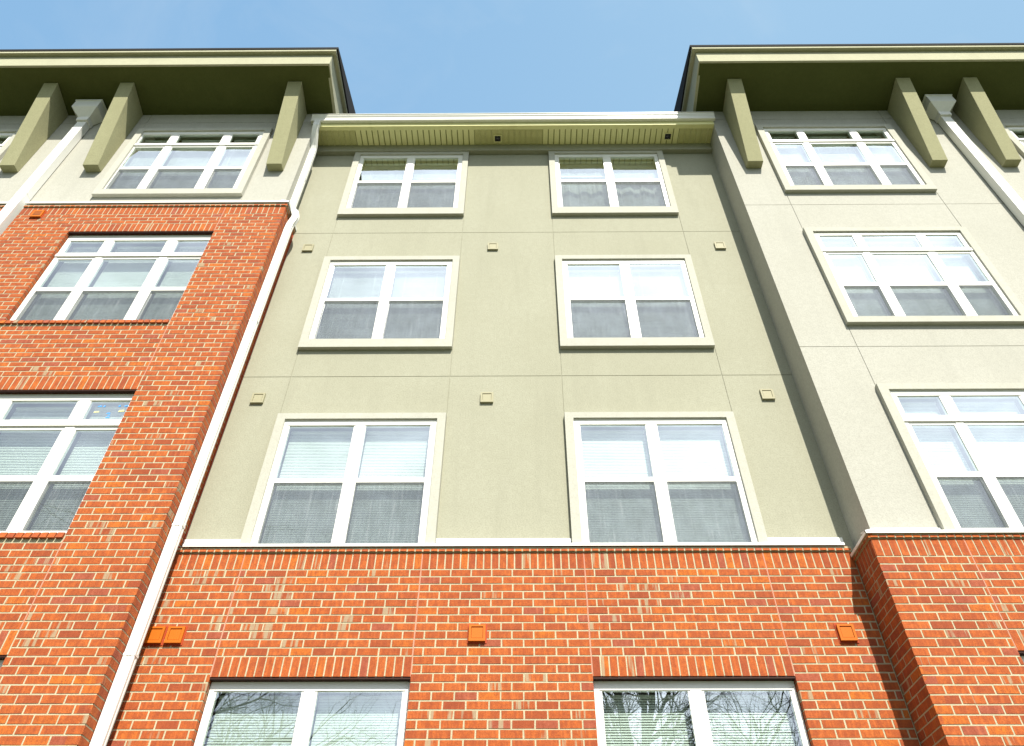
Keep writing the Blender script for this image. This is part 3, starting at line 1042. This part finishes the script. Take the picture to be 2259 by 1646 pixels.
def leader(xc, sgn, label, zend):
    mb = MB()
    y0 = YS - 0.012
    def ring(z, hx, yf, hy=None):
        return [(xc - hx, yf, z), (xc + hx, yf, z), (xc + hx, y0, z), (xc - hx, y0, z)]
    pipe = MB()
    px = xc
    def prow(z):
        return [(px - 0.080, YS - 0.142, z), (px + 0.080, YS - 0.142, z), (px + 0.080, y0, z), (px - 0.080, y0, z)]
    pipe.loft([prow(12.10), prow(zend)], M_WHITE)
    p = pipe.build('downspout', B, label, bevel=0.004)
    mb.loft([ring(12.02, 0.098, YS - 0.175), ring(12.12, 0.102, YS - 0.178), ring(12.27, 0.225, YS - 0.30), ring(12.47, 0.225, YS - 0.30), ring(12.472, 0.238, YS - 0.312), ring(12.495, 0.238, YS - 0.312)], M_WHITE)
    mb.build('leader_head', p)
    for z in (11.79, 9.79, 7.3):
        if z < zend:
            continue
        c = MB()
        c.loft([[(px - 0.082, YS - 0.144, zz), (px + 0.082, YS - 0.144, zz), (px + 0.082, y0, zz), (px - 0.082, y0, zz)] for zz in (z - 0.02, z + 0.006)], M_WHITE)
        c.build('collar', p)
leader(-7.585, -1, 'wide white downspout with a funnel head on the left wing', ZB)
leader(7.40, 1, 'wide white downspout with a funnel head on the right wing', ZB)

# ------------------------------------------------------------------ vents and lights
def vent(x, z, y, s, m, block=False, slats=False):
    mb = MB()
    h = s / 2
    r = h - 0.022
    if block:
        mb.box(x - h - 0.012, x + h + 0.012, y - 0.006, y + 0.01, z - h - 0.014, z + h + 0.012, M_REDBLOCK)
    y1 = y - 0.030
    def fn(a, b):
        if slats:
            if abs(a - x) < r and abs(b - z) < r:
                k = int((b - z + r) / (2 * r / 7))
                return y1 if k % 2 == 0 else y1 + 0.03
            return y1
        if abs(a - x) < r and abs(b - z - 0.004) < r:
            return y1 + 0.012
        return y1
    zs = [z - h, z + h, z - r + (0 if slats else .004), z + r + (0 if slats else .004)]
    if slats:
        zs += [z - r + 2 * r / 7 * k for k in range(8)]
    mb.cells([x - h, x + h, x - r, x + r], zs, fn, y + 0.002, m)
    if slats:
        for k in (1, 3, 5):
            za = z - r + 2 * r / 7 * k
            mb.box(x - r + .002, x + r - .002, y1 + 0.0015, y1 + 0.028, za + .001, za + 2 * r / 7 - .001, M_DARK)  # dark fill in the louvre slots, painted in place of their shade
    if not slats:
        mb.box(x - r + .004, x + r - .004, y1 + 0.004, y1 + 0.0115, z - r + 0.008, z + r - 0.006, m)
    mb.build('vent', B)
for x, z in ((-3.178, 9.085), (-0.385, 9.095), (3.038, 9.09), (-3.19, 6.045), (-0.392, 6.04), (3.03, 6.075)):
    vent(x, z, 0.0, 0.155, M_VENT)
for x, z in ((-3.391, 3.04), (-3.206, 3.04), (-0.398, 3.052), (3.024, 3.049)):
    vent(x, z, YC, 0.155, M_ORANGE, True)
vent(-7.135, 9.275, YB, 0.16, M_ORANGE, True, True)
for x, y in ((-0.358, -0.207), (2.645, -0.23)):
    mb = MB()
    h = 0.07
    mb.box(x - h, x + h, y - h, y + h, ZE - 0.016, ZE - 0.0065, M_TAN)
    lt = mb.build('soffit_light', B)
    q = MB()
    q.box(x - 0.052, x + 0.052, y - 0.052, y + 0.052, ZE - 0.020, ZE - 0.0165, M_DARK)
    q.build('light_frame', lt)
    q = MB()
    n = 16
    q.loft([[(x + r * math.cos(2 * math.pi * k / n), y + r * math.sin(2 * math.pi * k / n), z) for k in range(n)] for r, z in ((0.044, ZE - 0.0205), (0.040, ZE - 0.030), (0.022, ZE - 0.038))], M_LENS)
    q.build('light_lens', lt, smooth=True)

# ------------------------------------------------------------------ shell behind the front
mb = MB()
mb.face([(-XE, 6, -1.6), (XE, 6, -1.6), (XE, 6, 13), (-XE, 6, 13)], M_INSIDE)
for x in (-XE, XE):
    mb.face([(x, YS, -1.6), (x, 6, -1.6), (x, 6, 13), (x, YS, 13)], M_INSIDE)
for x in (SL + 0.06, SR - 0.06):
    mb.face([(x, 0.16, -1.6), (x, 6, -1.6), (x, 6, 12), (x, 0.16, 12)], M_INSIDE)
mb.build('rear_wall', B)
for z in (-0.2, 2.85, 5.9, 8.95, 12.05):
    mb = MB()
    mb.box(SL + .07, SR - .07, 0.17, 5.95, z, z + 0.2, M_CARPET)
    mb.box(-XE + .05, SL - .05, YS + 0.18, 5.95, z, z + 0.2, M_CARPET)
    mb.box(SR + .05, XE - .05, YS + 0.18, 5.95, z, z + 0.2, M_CARPET)
    mb.build('floor_slab', B)

# ------------------------------------------------------------------ bare trees across the way (they show in the panes)
def bare_tree(x, y, h, seed, label):
    rr = random.Random(seed)
    root = bpy.data.objects.new('bare_tree', None)
    COL.objects.link(root)
    root.location = (x, y, 0)
    root['label'] = label
    root['category'] = 'tree'
    trunk, crown = MB(), MB()
    def seg(mb, p, q, r0, r1, n):
        d = (q - p).normalized()
        a = d.orthogonal().normalized()
        b = d.cross(a)
        mb.loft([[tuple(p + (a * math.cos(2 * math.pi * k / n) + b * math.sin(2 * math.pi * k / n)) * r0) for k in range(n)],
                 [tuple(q + (a * math.cos(2 * math.pi * k / n) + b * math.sin(2 * math.pi * k / n)) * r1) for k in range(n)]], M_BARK, cap=False)
    def grow(p, d, L, r, lvl):
        n = 4 if lvl < 5 else 2
        st = p
        segs = 4 if lvl < 3 else 3
        for i in range(segs):
            d = (d + Vector((rr.uniform(-1, 1), rr.uniform(-1, 1), rr.uniform(-0.5, 0.9))) * (0.10 + 0.04 * lvl)).normalized()
            q = st + d * (L / segs)
            r1 = r * (1 - 0.42 * (i + 1) / segs) if lvl else r * (1 - 0.4 * (i + 1) / segs)
            seg(trunk if lvl == 0 else crown, st, q, r * (1 - 0.42 * i / segs), r1, 8 if lvl == 0 else (5 if lvl < 3 else 3))
            if lvl < 5 and (lvl > 0 or i >= 1):
                for _ in range(rr.choice((1, 2, 2)) if lvl < 4 else 2):
                    ax = d.orthogonal().normalized()
                    ax.rotate(Matrix.Rotation(rr.uniform(0, 6.28), 3, d))
                    nd = (d * 0.75 + ax * rr.uniform(0.5, 0.95)).normalized()
                    grow(q, nd, L * rr.uniform(0.45, 0.68), r1 * rr.uniform(0.42, 0.62), lvl + 1)
            st = q
        if lvl == 0:
            for _ in range(3):
                nd = (d + Vector((rr.uniform(-1, 1), rr.uniform(-1, 1), 0.3)) * 0.5).normalized()
                grow(st, nd, L * 0.62, r * 0.5, 1)
    grow(Vector((0, 0, -ZO - 0.05)), Vector((0, 0, 1)), h * 0.48, h * 0.022, 0)
    trunk.build('trunk', root)
    crown.build('crown', root)
bare_tree(5.0, -25, 18.5, 3, 'bare winter tree with a thick spreading crown facing the right of the building')
bare_tree(9.8, -27, 15.0, 11, 'slender bare winter tree standing farthest to the right of the three')
bare_tree(-14.0, -24, 20.0, 5, 'bare winter tree facing the left wing of the building')
